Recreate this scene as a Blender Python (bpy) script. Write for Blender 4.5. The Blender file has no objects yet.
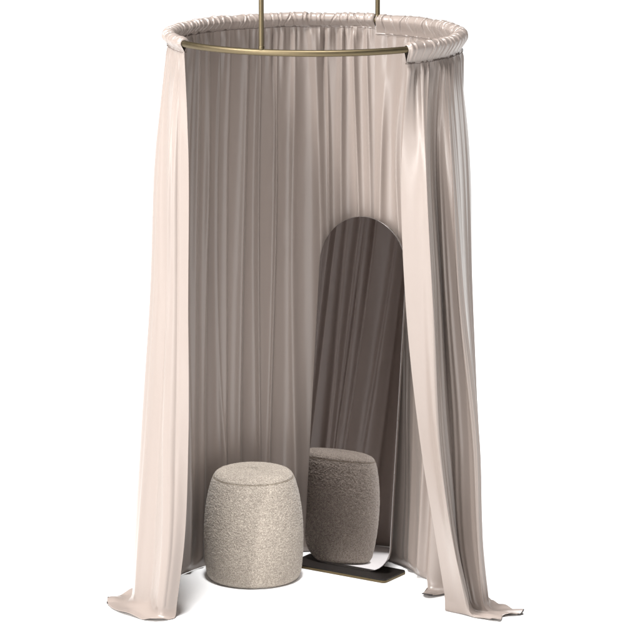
import bpy, math, random
import numpy as np
from mathutils import Vector
R_ = math.radians
C = bpy.context.scene.collection
random.seed(7); rng = np.random.default_rng(11)
H = 2.4045          # height of the ring's centreline
RR = 0.60           # ring radius

# ------------------------------------------------------------------ helpers
def link(name, verts, faces, mat, parent=None, smooth=True):
    me = bpy.data.meshes.new(name)
    verts = np.asarray(verts, dtype=np.float32); faces = np.asarray(faces, dtype=np.int32)
    n = faces.shape[1]
    me.vertices.add(len(verts)); me.vertices.foreach_set('co', verts.ravel())
    me.loops.add(faces.size); me.loops.foreach_set('vertex_index', faces.ravel())
    me.polygons.add(len(faces)); me.polygons.foreach_set('loop_start', np.arange(0, faces.size, n, dtype=np.int32))
    me.polygons.foreach_set('loop_total', np.full(len(faces), n, dtype=np.int32))
    me.update(calc_edges=True); me.validate()
    if smooth: me.polygons.foreach_set('use_smooth', np.ones(len(me.polygons), dtype=bool))
    if mat: me.materials.append(mat)
    o = bpy.data.objects.new(name, me); C.objects.link(o)
    if parent: o.parent = parent
    return o

def grid_faces(nr, nc, close_r=False, close_c=False):
    r = np.arange(nr if close_r else nr - 1); c = np.arange(nc if close_c else nc - 1)
    rr, cc = np.meshgrid(r, c, indexing='ij')
    r2 = (rr + 1) % nr; c2 = (cc + 1) % nc
    return np.stack([rr * nc + cc, rr * nc + c2, r2 * nc + c2, r2 * nc + cc], -1).reshape(-1, 4)

def link_ngon(name, verts, faces, mat, parent=None, smooth=False):
    me = bpy.data.meshes.new(name); me.from_pydata(verts, [], faces); me.update()
    if smooth: me.polygons.foreach_set('use_smooth', [True] * len(me.polygons))
    me.materials.append(mat)
    o = bpy.data.objects.new(name, me); C.objects.link(o)
    if parent: o.parent = parent
    return o

def tube_np(path, rad, seg=16, closed=False):
    """a tube of even radius swept along a path of points"""
    P = np.asarray(path, float); n = len(P)
    if closed: T = np.roll(P, -1, 0) - np.roll(P, 1, 0)
    else: T = np.gradient(P, axis=0)
    T /= np.linalg.norm(T, axis=1)[:, None]
    up = np.array([0, 0, 1.0]) if abs(T[0][2]) < .9 else np.array([1.0, 0, 0])
    A = np.cross(T, up); A /= np.linalg.norm(A, axis=1)[:, None]; B = np.cross(A, T)
    th = np.linspace(0, 2 * np.pi, seg, endpoint=False)
    rad = np.broadcast_to(rad, (n,))
    V = P[:, None] + rad[:, None, None] * (np.cos(th)[None, :, None] * A[:, None] + np.sin(th)[None, :, None] * B[:, None])
    return V.reshape(-1, 3), grid_faces(n, seg, closed, True)

def thing(name, label, cat, loc=(0, 0, 0), group=None):
    o = bpy.data.objects.new(name, None); C.objects.link(o)
    o.location = loc; o.empty_display_size = .1
    o['label'] = label; o['category'] = cat
    if group: o['group'] = group
    return o

# ---------------------------------------------------------------- materials
def mat_new(name):
    m = bpy.data.materials.new(name); m.use_nodes = True
    nt = m.node_tree; b = nt.nodes['Principled BSDF']
    return m, nt, b

def N(nt, typ, **kw):
    n = nt.nodes.new(typ)
    for k, v in kw.items():
        if k in n.inputs: n.inputs[k].default_value = v
        else: setattr(n, k, v)
    return n

def satin(name, col, rough=.36):
    m, nt, b = mat_new(name); L = nt.links
    tc = N(nt, 'ShaderNodeTexCoord')
    mp = N(nt, 'ShaderNodeMapping'); mp.inputs['Scale'].default_value = (1, 1, .12)
    L.new(tc.outputs['Object'], mp.inputs['Vector'])
    n1 = N(nt, 'ShaderNodeTexNoise', Scale=26.0, Detail=1.5); L.new(mp.outputs[0], n1.inputs['Vector'])
    n2 = N(nt, 'ShaderNodeTexNoise', Scale=900.0, Detail=2.0); L.new(tc.outputs['Object'], n2.inputs['Vector'])
    mx = N(nt, 'ShaderNodeMix', data_type='RGBA')
    mx.inputs[6].default_value = (*[c * .96 for c in col], 1); mx.inputs[7].default_value = (*[c * 1.04 for c in col], 1)
    L.new(n2.outputs['Fac'], mx.inputs[0]); L.new(mx.outputs[2], b.inputs['Base Color'])
    b.inputs['Roughness'].default_value = rough
    b1 = N(nt, 'ShaderNodeBump', Strength=.06, Distance=.002); L.new(n1.outputs['Fac'], b1.inputs['Height'])
    b2 = N(nt, 'ShaderNodeBump', Strength=.10, Distance=.0006); L.new(n2.outputs['Fac'], b2.inputs['Height'])
    L.new(b1.outputs[0], b2.inputs['Normal']); L.new(b2.outputs[0], b.inputs['Normal'])
    b.inputs['Specular IOR Level'].default_value = .5
    b.inputs['Coat Weight'].default_value = .10; b.inputs['Coat Roughness'].default_value = .27
    b.inputs['Sheen Weight'].default_value = .12; b.inputs['Sheen Roughness'].default_value = .35
    b.inputs['Sheen Tint'].default_value = (1, .95, .9, 1)
    return m

SATIN = satin('cream_satin', (.252, .209, .186), .34)
def plain(name, col, rough=.5, metal=0.0, spec=.5):
    m, nt, b = mat_new(name)
    b.inputs['Base Color'].default_value = (*col, 1); b.inputs['Roughness'].default_value = rough
    b.inputs['Metallic'].default_value = metal; b.inputs['Specular IOR Level'].default_value = spec
    return m, nt, b
THREAD, _, _ = plain('dark_thread', (.11, .085, .075), .8)
HEM_SHADE, _, _ = plain('dark_hem_shade', (.03, .027, .027), .7)  # near-black colour standing in for shade under the hem

def metal(name, col, rough):
    m, nt, b = plain(name, col, rough, 1.0)
    tc = N(nt, 'ShaderNodeTexCoord'); n = N(nt, 'ShaderNodeTexNoise', Scale=60.0, Detail=5.0)
    nt.links.new(tc.outputs['Object'], n.inputs['Vector'])
    mr = N(nt, 'ShaderNodeMapRange'); mr.inputs['To Min'].default_value = rough - .08; mr.inputs['To Max'].default_value = rough + .10
    nt.links.new(n.outputs['Fac'], mr.inputs['Value']); nt.links.new(mr.outputs[0], b.inputs['Roughness'])
    return m
BRASS = metal('aged_brass', (.13, .103, .062), .48)
DARKBRASS = metal('brown_brass', (.12, .092, .052), .5)
PLATE, _, _ = plain('blackened_plate', (.008, .006, .005), .5, 0, .25)
STEEL = metal('polished_edge', (.34, .32, .31), .3)
MIRROR, _, _ = plain('tinted_mirror', (.51, .49, .495), .015, 1.0)

def boucle():
    m, nt, b = mat_new('boucle_wool'); L = nt.links
    tc = N(nt, 'ShaderNodeTexCoord')
    nz = N(nt, 'ShaderNodeTexNoise', Scale=60.0, Detail=2.0); L.new(tc.outputs['Object'], nz.inputs['Vector'])
    add = N(nt, 'ShaderNodeMixRGB', blend_type='ADD'); add.inputs[0].default_value = .035
    L.new(tc.outputs['Object'], add.inputs[1]); L.new(nz.outputs['Color'], add.inputs[2])
    v = N(nt, 'ShaderNodeTexVoronoi', Scale=215.0, feature='SMOOTH_F1'); v.inputs['Smoothness'].default_value = .35
    L.new(add.outputs[0], v.inputs['Vector'])
    n2 = N(nt, 'ShaderNodeTexNoise', Scale=330.0, Detail=4.0, Roughness=.7); L.new(tc.outputs['Object'], n2.inputs['Vector'])
    n4 = N(nt, 'ShaderNodeTexNoise', Scale=14.0, Detail=3.0); L.new(tc.outputs['Object'], n4.inputs['Vector'])
    inv = N(nt, 'ShaderNodeMapRange'); inv.inputs['From Min'].default_value = 0.05; inv.inputs['From Max'].default_value = .62
    inv.inputs['To Min'].default_value = 1; inv.inputs['To Max'].default_value = 0
    L.new(v.outputs['Distance'], inv.inputs['Value'])
    h = N(nt, 'ShaderNodeMath', operation='MULTIPLY_ADD'); h.inputs[1].default_value = .55
    L.new(n2.outputs['Fac'], h.inputs[0]); L.new(inv.outputs[0], h.inputs[2])
    cr = N(nt, 'ShaderNodeValToRGB'); e = cr.color_ramp.elements
    e[0].position = .30; e[0].color = (.30, .26, .22, 1); e[1].position = 1.0; e[1].color = (.58, .515, .44, 1)
    x = cr.color_ramp.elements.new(.62); x.color = (.455, .40, .34, 1)
    L.new(h.outputs[0], cr.inputs['Fac'])
    mx = N(nt, 'ShaderNodeMixRGB', blend_type='MULTIPLY'); mx.inputs[0].default_value = .2
    L.new(cr.outputs[0], mx.inputs[1]); L.new(n4.outputs['Fac'], mx.inputs[2])
    L.new(mx.outputs[0], b.inputs['Base Color'])
    bp = N(nt, 'ShaderNodeBump', Strength=.6, Distance=.0017); L.new(h.outputs[0], bp.inputs['Height'])
    L.new(bp.outputs[0], b.inputs['Normal'])
    b.inputs['Roughness'].default_value = .9; b.inputs['Specular IOR Level'].default_value = .15
    b.inputs['Sheen Weight'].default_value = .25
    return m
BOUCLE = boucle()

# --------------------------------------------------------------------- floor
FLOOR, nt, b = plain('white_studio_floor', (.88, .88, .88), .9, 0, .1)
tc = N(nt, 'ShaderNodeTexCoord'); n = N(nt, 'ShaderNodeTexNoise', Scale=1.5, Detail=4.0); nt.links.new(tc.outputs['Object'], n.inputs['Vector'])
cr = N(nt, 'ShaderNodeValToRGB'); cr.color_ramp.elements[0].color = (.87, .87, .87, 1); cr.color_ramp.elements[1].color = (.89, .89, .89, 1)
nt.links.new(n.outputs['Fac'], cr.inputs['Fac']); nt.links.new(cr.outputs[0], b.inputs['Base Color'])
S = 900
fl = link_ngon('floor', [(-S, -S, 0), (S, -S, 0), (S, S, 0), (-S, S, 0)], [(0, 1, 2, 3)], FLOOR)
fl['kind'] = 'structure'

# --------------------------------------------------- ring and its two rods
frame = thing('hanging_curtain_ring', 'large round brass ring on two thin vertical rods, carrying the satin curtains', 'curtain ring', (0, 0, H))
a = np.linspace(0, 2 * np.pi, 256, endpoint=False)
V, F = tube_np(np.stack([RR * np.sin(a), -RR * np.cos(a), 0 * a], 1), .0133, 20, True)
link('ring', V, F, BRASS, frame)
for deg in (-20.5, 153.6):
    x, y = RR * math.sin(R_(deg)), -RR * math.cos(R_(deg))
    zz = np.array([0.004, .02, .4, .8, 1.2])
    V, F = tube_np(np.stack([0 * zz + x, 0 * zz + y, zz], 1), .0102, 20)
    rod = link('rod', V, F, BRASS, frame)
    zz = np.array([.010, .012, .022, .024]); V, F = tube_np(np.stack([0 * zz + x, 0 * zz + y, zz], 1), [.010, .0118, .0118, .010], 20)
    link('collar', V, F, BRASS, rod)

# ------------------------------------------------------------------ curtains
def hermite(xs, Y, xq):
    """non-uniform Catmull-Rom through Y (n, ...) given at rising xs, evaluated at xq"""
    xs = np.asarray(xs, float); Y = np.asarray(Y, float); n = len(xs)
    d = np.diff(xs); sl = np.diff(Y, axis=0) / d.reshape((-1,) + (1,) * (Y.ndim - 1))
    m = np.zeros_like(Y); m[0] = sl[0]; m[-1] = sl[-1]
    for i in range(1, n - 1):
        m[i] = (sl[i - 1] * d[i] + sl[i] * d[i - 1]) / (d[i] + d[i - 1])
    k = np.clip(np.searchsorted(xs, xq, side='right') - 1, 0, n - 2)
    t = (xq - xs[k]) / d[k]; sh = (-1,) + (1,) * (Y.ndim - 1)
    t = t.reshape(sh); dk = d[k].reshape(sh)
    return ((2*t**3 - 3*t**2 + 1) * Y[k] + (t**3 - 2*t**2 + t) * dk * m[k] + (-2*t**3 + 3*t**2) * Y[k+1] + (t**3 - t**2) * dk * m[k+1])

def sstep(x, a, b):
    t = np.clip((x - a) / (b - a), 0, 1); return t * t * (3 - 2 * t)

def smooth_noise(x, scale, seed):
    r = np.random.default_rng(seed); k = r.uniform(-1, 1, 4096)
    q = x / scale + 1000; i = np.floor(q).astype(int); f = q - i; f = f * f * (3 - 2 * f)
    return k[i % 4096] * (1 - f) + k[(i + 1) % 4096] * f

def curtain(root, levels, phis, ext, drop, gathers, folds, nsub, seed, lowf=.014, tailwave=.012, shade_runs=()):
    """levels: list of (z, [(x, y)...]) below the ring; phis: ring angle of every control point."""
    drop -= .007
    zs = [H - drop] + [l[0] for l in levels]
    top = [(RR * math.sin(R_(p)), -RR * math.cos(R_(p))) for p in phis]
    P = np.array([top] + [l[1] for l in levels])            # level, control, 2
    order = np.argsort(zs); zs = np.array(zs)[order]; P = P[order]
    mid = P[len(zs) // 2]
    u = np.concatenate([[0], np.cumsum(np.linalg.norm(np.diff(mid, axis=0), axis=1))])
    uq = np.linspace(0, u[-1], nsub)
    rf = .05
    nr_a = 330
    zrow = np.concatenate([np.linspace(H - drop, rf, nr_a), np.full(46, rf)])
    nr = len(zrow); tailt = np.concatenate([np.zeros(nr_a), np.linspace(0, 1, 47)[1:]])
    zl = np.maximum(zrow, 0)
    ctrl = hermite(zs, P, zl)                                # rows, control, 2
    XY = np.transpose(hermite(u, np.transpose(ctrl, (1, 0, 2)), uq), (1, 0, 2))   # rows, cols, 2
    EX = hermite(u, np.array(ext, float), uq)                # cols, 2
    # local frame of every row
    EX = EX * (1 + .13 * smooth_noise(uq, .05, seed + 12))[:, None]
    T = np.gradient(XY, axis=1); T /= np.linalg.norm(T, axis=2)[..., None] + 1e-9
    Nn = np.stack([T[..., 1], -T[..., 0]], -1)               # outward for a run turning from front round by the right
    sgn = np.sign((Nn * XY).sum(-1).mean()); Nn = Nn * sgn
    Z = np.broadcast_to(zl[:, None], XY.shape[:2]).copy(); dz = (H - drop) - Z
    U = np.broadcast_to(uq[None], Z.shape)
    off = np.zeros_like(Z); tan = np.zeros_like(Z)
    r = np.random.default_rng(seed)
    L = u[-1]
    # gathers: many small pleats that run out at different depths
    x = 0.012
    while x < L - .004:
        w = r.uniform(.0075, .0125); aL = r.choice([.05, .09, .15, .26, .42], p=[.28, .30, .24, .13, .05])
        am = r.uniform(.6, 1.25) * gathers; dr = r.uniform(-.03, .03)
        c = x + dr * dz + .004 * np.sin(dz * 9 + x * 50)
        ww = w * (1 + dz * 1.6)
        env = np.exp(-(dz / aL) ** 1.3)
        t = (U - c) / ww
        g = np.exp(-t * t)
        s = r.choice([1, 1, -1])
        off += s * am * env * g; tan += am * .5 * env * g * np.tanh(t) * r.choice([-1, 1])
        x += r.uniform(.022, .046)
    # long folds
    for (u0, z_on, slope, w, am, skew) in folds:
        c = u0 + slope * dz + .008 * np.sin(dz * 2.1 + u0 * 31)
        ww = w * (.8 + .25 * dz)
        env = sstep(dz, z_on, z_on + .9) * (.75 + .25 * np.sin(dz * 1.7 + u0 * 17))
        t = (U - c) / ww
        g = 1 / (1 + t * t) ** 1.6
        off += am * env * g
        tan += skew * env * g
    off += lowf * (.25 + .75 * sstep(dz, 0, .5)) * smooth_noise(U + .02 * dz, .10, seed + 5) * sstep(Z, -.2, .3)
    off += .0008 * sstep(dz, .1, .6) * smooth_noise(U + .012 * smooth_noise(dz, .5, seed + 9), .03, seed + 6)
    off += .0010 * smooth_noise(dz + 3 * U, .11, seed + 3) * smooth_noise(U, .05, seed + 4)
    # keep the pinched row at the stitching on the ring
    k = .30 + .70 * sstep(dz, 0, .045)
    off *= 1 - .65 * sstep(tailt[:, None], 0, .8); tan *= 1 - .9 * sstep(tailt[:, None], 0, .8)
    X = XY[..., 0] + k * off * Nn[..., 0] + tan * T[..., 0]
    Y = XY[..., 1] + k * off * Nn[..., 1] + tan * T[..., 1]
    # the hem: fillet on to the floor, then run out along ext
    tt = tailt[:, None]; el = np.linalg.norm(EX, axis=1)[None]
    hh = tt ** 1.7; q = hh * el
    X += EX[None, :, 0] * hh; Y += EX[None, :, 1] * hh
    re = np.clip(el * .85, .003, rf); pq = np.clip(hh * np.maximum(el, .004) / re, 0, 1)
    ez = np.where(tt > 0, rf * (1 - np.sqrt(np.clip(1 - (1 - pq) ** 2, 0, 1))), 0)
    wave = tailwave * (1 + np.sin(U * 55 + 1.3 * seed)) * .5 * sstep(q, .03, .10)
    wave += .010 * np.abs(smooth_noise(U, .05, seed + 8)) * sstep(tt, .6, 1.0) * sstep(el, .02, .06)
    Z = np.where(tt > 0, .0035 + ez + wave, Z)
    Zo = Z.copy(); a0, a1 = nr_a - 9, nr - 1
    for _ in range(30):                                     # ease the bend at the floor
        for Q in (X, Y, Z): Q[a0:a1 - 12] = .5 * Q[a0:a1 - 12] + .25 * (Q[a0 - 1:a1 - 13] + Q[a0 + 1:a1 - 11])
    wt = sstep(tailt, 0, .7)[nr_a:, None]
    for _ in range(650):                                    # the cloth lying on the floor is smooth along its hem
        for Q in (X, Y):
            q = Q[nr_a:]; av = .5 * (q[:, :-2] + q[:, 2:]); q[:, 1:-1] += .9 * wt * (av - q[:, 1:-1])
    Z = np.maximum(Z, .0025)
    V = np.stack([X, Y, Z - H], -1).reshape(-1, 3)
    cloth = link('cloth', V, grid_faces(nr, nsub), SATIN, root)
    md = cloth.modifiers.new('thickness', 'SOLIDIFY'); md.thickness = .0016; md.offset = 0
    hem_shades(root, X, Y, Z, uq, shade_runs)
    return np.stack([X, Y, Z], -1)

def hem_shades(root, X, Y, Z, uq, shade_runs):
    # thin dark tubes imitating the shade under short runs of the hem
    for u0, u1 in shade_runs:
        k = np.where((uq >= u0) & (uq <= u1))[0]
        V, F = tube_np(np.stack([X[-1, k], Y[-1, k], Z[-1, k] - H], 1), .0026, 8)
        link('hem_shade', V, F, HEM_SHADE, root)

def sleeve(root, p0, p1, drop, rad, seed, amp):
    """rod pocket: cloth gathered round the brass ring, pinched along the stitched line"""
    r = np.random.default_rng(seed)
    n = int(abs(p1 - p0) * 9); m = 54
    ph = np.linspace(R_(p0), R_(p1), n); L = abs(R_(p1 - p0)) * RR
    s = np.linspace(0, L, n)[:, None]
    th = np.linspace(0, 2 * np.pi, m, endpoint=False)[None]   # 0 = bottom, turning outward
    # teardrop cross-section
    up = (1 - np.cos(th)) / 2                                 # 0 bottom .. 1 top
    ca = -np.cos(th); sa = np.sin(th)
    rr = rad * (np.abs(sa) ** 1.0) * np.sign(sa) * (.12 + .88 * sstep(up, 0, .55))
    zz = np.where(ca > 0, ca * rad, ca * drop)
    sc = np.zeros((n, m)); slope = np.zeros((n, m))
    x = .006
    while x < L:
        w = r.uniform(.0022, .0042); am = r.uniform(.5, 1.7); sl = r.uniform(-.014, .014)
        c = x + sl * ca + .004 * np.sin(th * 2 + x * 90)
        t = (s - c) / w
        sc -= am * np.exp(-t * t)                            # a crease
        sc += .45 * am * np.exp(-((s - c - .008) / .0065) ** 2)   # its bulge
        x += r.uniform(.020, .050)
    sc += .4 * smooth_noise(s, .035, seed + 1) + .10 * smooth_noise(s + th * .01, .012, seed + 2)
    body = .65 + .35 * sstep(up, 0, .35)
    rad_s = 1 + amp * sc * body
    close = np.minimum(s, L - s); close = .60 + .40 * np.sqrt(np.clip(1 - (1 - np.clip(close / .016, 0, 1)) ** 2, 0, 1))
    rad_s = rad_s * close
    X = (RR + rr * rad_s)
    Zv = zz * np.where(ca > 0, rad_s, 1 + .06 * sc * sstep(up, 0, .3)) + .002 * smooth_noise(s, .05, seed + 4)
    V = np.stack([X * np.sin(ph)[:, None], -X * np.cos(ph)[:, None], Zv], -1).reshape(-1, 3)
    o = link('rod_pocket', V, grid_faces(n, m, False, True), SATIN, root)
    # stitching, just proud of the cloth on both sides
    seam = None
    for side in (-1, 1):
        q = RR + side * (.0065 + .0035 * np.abs(sc[:, 0]))
        V, F = tube_np(np.stack([q * np.sin(ph), -q * np.cos(ph), -drop + .002 + .0015 * smooth_noise(s[:, 0], .02, seed)], 1), .0011, 6)
        if seam is None: seam = [V, F]
        else: seam = [np.concatenate([seam[0], V]), np.concatenate([seam[1], F + len(seam[0])])]
    link('stitching', seam[0], seam[1], THREAD, o)

def back_folds(seed, u0, u1, inward=-1, lo=.014, hi=.038, step=(.045, .10)):
    r = np.random.default_rng(seed); out = []; x = u0
    while x < u1:
        narrow = r.random() < .35
        out.append((x, r.choice([-.6, -.45, -.1, .6], p=[.4, .25, .2, .15]), r.uniform(-.016, .016) , r.uniform(.006, .009) if narrow else r.uniform(.014, .028),
                    inward * (r.uniform(lo, hi * .7) if narrow else r.uniform(lo, hi)), r.uniform(-.008, .008)))
        x += r.uniform(*step)
    return out

def fine_creases(seed, u0, u1):
    r = np.random.default_rng(seed); out = []; x = u0
    while x < u1:
        out.append((x, r.uniform(-.3, .7), r.uniform(-.01, .01), r.uniform(.006, .013), r.choice([-1, 1]) * r.uniform(.009, .018), r.uniform(-.005, .005)))
        x += r.uniform(.040, .085)
    return out

def arc(ps, r): return [(r * math.sin(R_(p)), -r * math.cos(R_(p))) for p in ps]

# curtain hanging round the left and the back
PA = [-61, -68, -75, -83, -92, -104, -120, -137, -155, -172, -189, -206]
rA = PA[6:]
LA = [
 (1.95, [(-.512, -.29), (-.585, -.245), (-.61, -.17), (-.655, -.08), (-.64, .03), (-.61, .15)] + (arc(rA[:3], .627) + arc(rA[3:5], 0.645) + arc(rA[5:], .627))),
 (1.37, [(-.518, -.29), (-.60, -.245), (-.625, -.17), (-.685, -.08), (-.66, .03), (-.62, .155)] + (arc(rA[:3], .648) + arc(rA[3:5], 0.685) + arc(rA[5:], .648))),
 (.75, [(-.522, -.30), (-.62, -.275), (-.66, -.18), (-.73, -.08), (-.69, .04), (-.63, .16)] + (arc(rA[:3], .655) + arc(rA[3:5], 0.685) + arc(rA[5:], .655))),
 (.30, [(-.545, -.30), (-.625, -.31), (-.69, -.20), (-.76, -.08), (-.71, .05), (-.64, .17)] + (arc(rA[:3], .66) + arc(rA[3:5], 0.690) + arc(rA[5:], .66))),
 (0., [(-.585, -.285), (-.65, -.31), (-.71, -.22), (-.775, -.09), (-.73, .05), (-.65, .18)] + (arc(rA[:3], .675) + arc(rA[3:5], 0.695) + arc(rA[5:], .675))),
]
EA = [(-.01, -.03), (-.03, -.06), (-.065, -.085), (-.125, -.02), (-.06, .02), (-.01, .0)] + [(0, 0.004)] * 6
ca = thing('satin_curtain', 'cream satin curtain round the left and back of the ring, behind stool and mirror', 'curtain', (0, 0, H), 'satin curtains on the ring')
curtain(ca, LA, PA, EA, .036, .012, [(.05, -.3, .004, .010, -.009, .0), (.10, -.2, .0, .010, .013, .003), (.165, .3, .004, .016, -.014, .0), (.225, -.3, .006, .012, .010, .0), (.30, -.1, .004, .015, -.010, .0)] + back_folds(21, .42, 1.75), 1250, 3, shade_runs=[(.268, .280), (.30, .308)])
sleeve(ca, -61, -205.4, .036, .0272, 31, .15)

# curtain hanging round the right
PB = [37.5, 46, 54, 60, 69, 80, 92, 103, 114, 124, 134, 144, 154.6]
LB = [
 (1.95, [(.352, -.45), (.44, -.51), (.49, -.37), (.55, -.42), (.595, -.24), (.635, -.08), (.62, .08), (.585, .2), (.53, .32), (.46, .41), (.40, .48), (.33, .535), (.262, .565)]),
 (1.37, [(.373, -.43), (.468, -.52), (.525, -.31), (.59, -.40), (.625, -.20), (.655, -.06), (.64, .09), (.56, .19), (.55, .31), (.45, .39), (.42, .49), (.33, .54), (.262, .58)]),
 (.75, [(.44, -.36), (.505, -.46), (.565, -.25), (.655, -.355), (.67, -.17), (.685, -.04), (.66, .1), (.535, .17), (.545, .29), (.45, .37), (.43, .49), (.33, .54), (.265, .60)]),
 (.30, [(.51, -.24), (.575, -.36), (.605, -.20), (.675, -.31), (.69, -.13), (.71, -.01), (.67, .1), (.515, .13), (.52, .25), (.455, .34), (.43, .47), (.33, .55), (.27, .61)]),
 (0., [(.555, -.17), (.64, -.27), (.655, -.20), (.71, -.22), (.72, -.09), (.72, .04), (.66, .09), (.50, .09), (.505, .20), (.455, .31), (.415, .43), (.325, .555), (.28, .62)]),
]
EB = [(0, -.02), (.10, -.06), (.14, -.09), (.165, -.03), (.05, -.02), (.01, 0), (0, 0), (-.05, -.13), (0, 0), (0, .0), (0, 0), (0, 0), (0, 0)]
cb = thing('satin_curtain', 'cream satin curtain on the right side of the ring, its hem trailing outward', 'curtain', (0, 0, H), 'satin curtains on the ring')
curtain(cb, LB, PB, EB, .060, .012, [(.14, .2, .01, .008, .008, .004), (.21, .5, .0, .008, -.010, .004), (.30, .0, .0, .008, .012, -.004),
        (.40, .3, .0, .008, .010, .004), (.50, .2, .0, .01, .010, .0)] + fine_creases(17, .16, .95) + back_folds(5, .75, 1.9), 1350, 4, shade_runs=[(.43, .50), (1.05, 1.12)])
sleeve(cb, 37.2, 154.0, .060, .0272, 47, .15)

# -------------------------------------------------------------------- stool
st = thing('boucle_stool', 'round beige boucle stool with a top seam, standing left of the mirror', 'stool', (-.268, .305, 0))
def revolve(prof, nseg, nsm):
    prof = np.array(prof); d = np.concatenate([[0], np.cumsum(np.linalg.norm(np.diff(prof, axis=0), axis=1))])
    q = hermite(d, prof, np.linspace(0, d[-1], nsm)); q[:, 0] = np.maximum(q[:, 0], 0)
    th = np.linspace(0, 2 * np.pi, nseg, endpoint=False)
    V = np.stack([q[:, 0, None] * np.cos(th), q[:, 0, None] * np.sin(th), np.broadcast_to(q[:, 1, None], (nsm, nseg))], -1)
    return V.reshape(-1, 3), grid_faces(nsm, nseg, False, True)
def lumps(o, nseg, nsm, amp):
    me = o.data; n = len(me.vertices); co = np.zeros(n * 3, np.float32); me.vertices.foreach_get('co', co)
    no = np.zeros(n * 3, np.float32); me.vertices.foreach_get('normal', no); co = co.reshape(-1, 3); no = no.reshape(-1, 3)
    d = rng.normal(0, 1, (nsm, nseg))
    for _ in range(2): d = (d + np.roll(d, 1, 0) + np.roll(d, 1, 1) + np.roll(d, -1, 0) + np.roll(d, -1, 1)) / 5
    d = d / d.std(); co += no * (amp * np.clip(d, -2, 2)).reshape(-1, 1); me.vertices.foreach_set('co', co.ravel()); me.update()
V, F = revolve([(.180, .001), (.192, .004), (.203, .020), (.209, .05), (.214, .10), (.2165, .17), (.2145, .25), (.206, .33), (.192, .40), (.179, .443), (.174, .453), (.168, .455)], 560, 300)
bd = link('body', V, F[:, ::-1], BOUCLE, st); lumps(bd, 560, 300, .0006)
V, F = revolve([(.171, .4535), (.1715, .458), (.163, .470), (.140, .480), (.09, .487), (.04, .489), (.0005, .4895)], 560, 130)
tp = link('seat_top', V, F[:, ::-1], BOUCLE, st); lumps(tp, 560, 130, .0005)
a = np.linspace(0, 2 * np.pi, 200, endpoint=False)
V, F = tube_np(np.stack([(.1735 * np.cos(a)), (.1735 * np.sin(a)), .4550 + 0 * a], 1), .0012, 8, True)
SEAM, _, _ = plain('seam_cord', (.33, .28, .22), .9)
link('seam', V, F, SEAM, st)

# ------------------------------------------------------------------- mirror
PSI, LEAN = R_(33), R_(5.6)
mr_ = thing('standing_mirror', 'tall arched frameless mirror leaning back on a dark plate, reflecting the stool', 'mirror', (.137, .402, 0))
mr_.rotation_euler = (0, 0, -PSI)
# local x along the glass, local -y towards the stool; lean tips the top to +y
W, Ht = .222, 1.545
def outline(w, h, rc, n=40):
    pts = []
    for i in range(n + 1):
        t = math.pi * i / n; pts.append((w * math.cos(t), h - w + w * math.sin(t)))
    for i in range(n // 2 + 1):
        t = math.pi + math.pi / 2 * i / (n // 2); pts.append((-w + rc + rc * math.cos(t), rc + rc * math.sin(t)))
    for i in range(n // 2 + 1):
        t = 1.5 * math.pi + math.pi / 2 * i / (n // 2); pts.append((w - rc + rc * math.cos(t), rc + rc * math.sin(t)))
    return pts
def slab(name, pts, y0, y1, mat, parent, bev=0.0):
    n = len(pts); ce, se = math.cos(LEAN), math.sin(LEAN)
    def tf(x, y, z): return (x, y * ce + z * se, z * ce - y * se + .017)
    vs = [tf(x, y0, z) for x, z in pts] + [tf(x, y1, z) for x, z in pts]
    fs = [tuple(range(n)), tuple(range(2 * n - 1, n - 1, -1))] + [(i, i + n, (i + 1) % n + n, (i + 1) % n) for i in range(n)]
    return link_ngon(name, vs, fs, mat, parent)
slab('glass', outline(W - .0025, Ht - .0025, .115), -.0065, -.001, MIRROR, mr_)
slab('rim', [(x, z - .0012) for x, z in outline(W, Ht, .117)], -.0045, .006, STEEL, mr_)
# the foot: a dark plate with a brass edge
def plate(name, pts, z0, z1, mat, parent):
    n = len(pts)
    return link_ngon(name, [(x, y, z0) for x, y in pts] + [(x, y, z1) for x, y in pts],
        [tuple(range(n))[::-1], tuple(range(n, 2 * n))] + [(i, (i + 1) % n, (i + 1) % n + n, i + n) for i in range(n)], mat, parent)
def rrect(x0, x1, y0, y1, r, n=8):
    out = []
    for cx, cy, a0 in ((x1 - r, y1 - r, 0), (x0 + r, y1 - r, 90), (x0 + r, y0 + r, 180), (x1 - r, y0 + r, 270)):
        for i in range(n + 1):
            t = R_(a0 + 90 * i / n); out.append((cx + r * math.cos(t), cy + r * math.sin(t)))
    return out
bs = plate('base', rrect(-.25, .25, -.085, .10, .02), .001, .011, DARKBRASS, mr_)
plate('base_top', rrect(-.2485, .2485, -.0835, .0985, .019), .0112, .0155, PLATE, bs)

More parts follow.
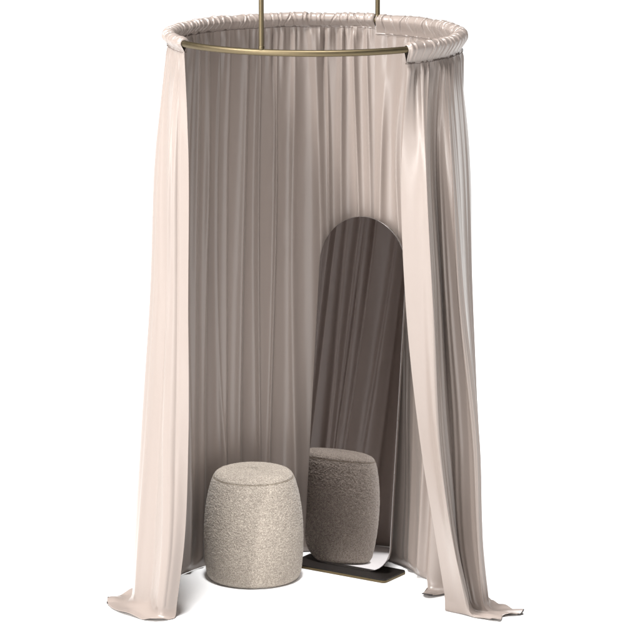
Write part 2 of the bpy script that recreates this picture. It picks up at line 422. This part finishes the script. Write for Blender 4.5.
# ---------------------------------------------------------- light and camera
w = bpy.data.worlds.new('World'); bpy.context.scene.world = w; w.use_nodes = True
bg = w.node_tree.nodes['Background']; bg.inputs['Color'].default_value = (1, .985, .97, 1); bg.inputs['Strength'].default_value = .035
def sun(e, ang, rot):
    l = bpy.data.lights.new('overhead_light', 'SUN'); l.energy = e; l.angle = R_(ang); o = bpy.data.objects.new('overhead_light', l); C.objects.link(o)
    o.rotation_euler = rot; return o
o = sun(4.8, 9, (0, 0, 0))
o.rotation_euler = Vector((0, .21, -1)).to_track_quat('-Z', 'Y').to_euler()
def area(name, loc, tgt, sx, sy, e, col=(1, 1, 1)):
    l = bpy.data.lights.new(name, 'AREA'); l.shape = 'RECTANGLE'; l.size = sx; l.size_y = sy; l.energy = e; l.color = col
    o = bpy.data.objects.new(name, l); C.objects.link(o); o.location = loc
    o.rotation_euler = (Vector(tgt) - Vector(loc)).to_track_quat('-Z', 'Y').to_euler(); return o
k = area('side_softbox_light', (-5.6, -1.5, 1.5), (0, -.1, 1.0), 1.4, 2.8, 45, (1, .975, .95))
area('overhead_softbox_light', (-4.3, -2.4, 6.9), (.2, .1, 2.2), 1.5, 1.5, 800, (1, .995, .985))
area('front_softbox_light', (-3.4, -6.4, 4.0), (.3, .3, 1.7), 2.4, 2.4, 135, (1, .97, .94))
area('strip_light', (4.9, -5.2, 2.4), (0, 0, 1.3), .12, 3.4, 20, (1, .98, .96))
area('strip_light', (-4.4, -5.6, 2.4), (0, 0, 1.3), .14, 3.4, 240, (1, .98, .96))

area('strip_light', (-1.7, -8.2, 3.0), (0, 0, 1.5), .08, 3.2, 80, (1, .98, .96))
D, CZ, F_, AL = 13.0, 3.96449, 3173.27, .208931
cam = bpy.data.cameras.new('camera'); co = bpy.data.objects.new('camera', cam); C.objects.link(co)
co.location = (.0206, -D, CZ); co.rotation_euler = (math.pi / 2 - AL, 0, 0)
cam.sensor_width = 36; cam.lens = F_ / 640 * 36; cam.clip_end = 3000; cam.clip_start = .1
sc = bpy.context.scene; sc.camera = co
sc.view_settings.view_transform = 'Standard'; sc.view_settings.look = 'None'; sc.view_settings.gamma = 1; sc.view_settings.exposure = 0
sc.cycles.max_bounces = 10; sc.cycles.diffuse_bounces = 5; sc.cycles.glossy_bounces = 5
sc.cycles.use_denoising = True
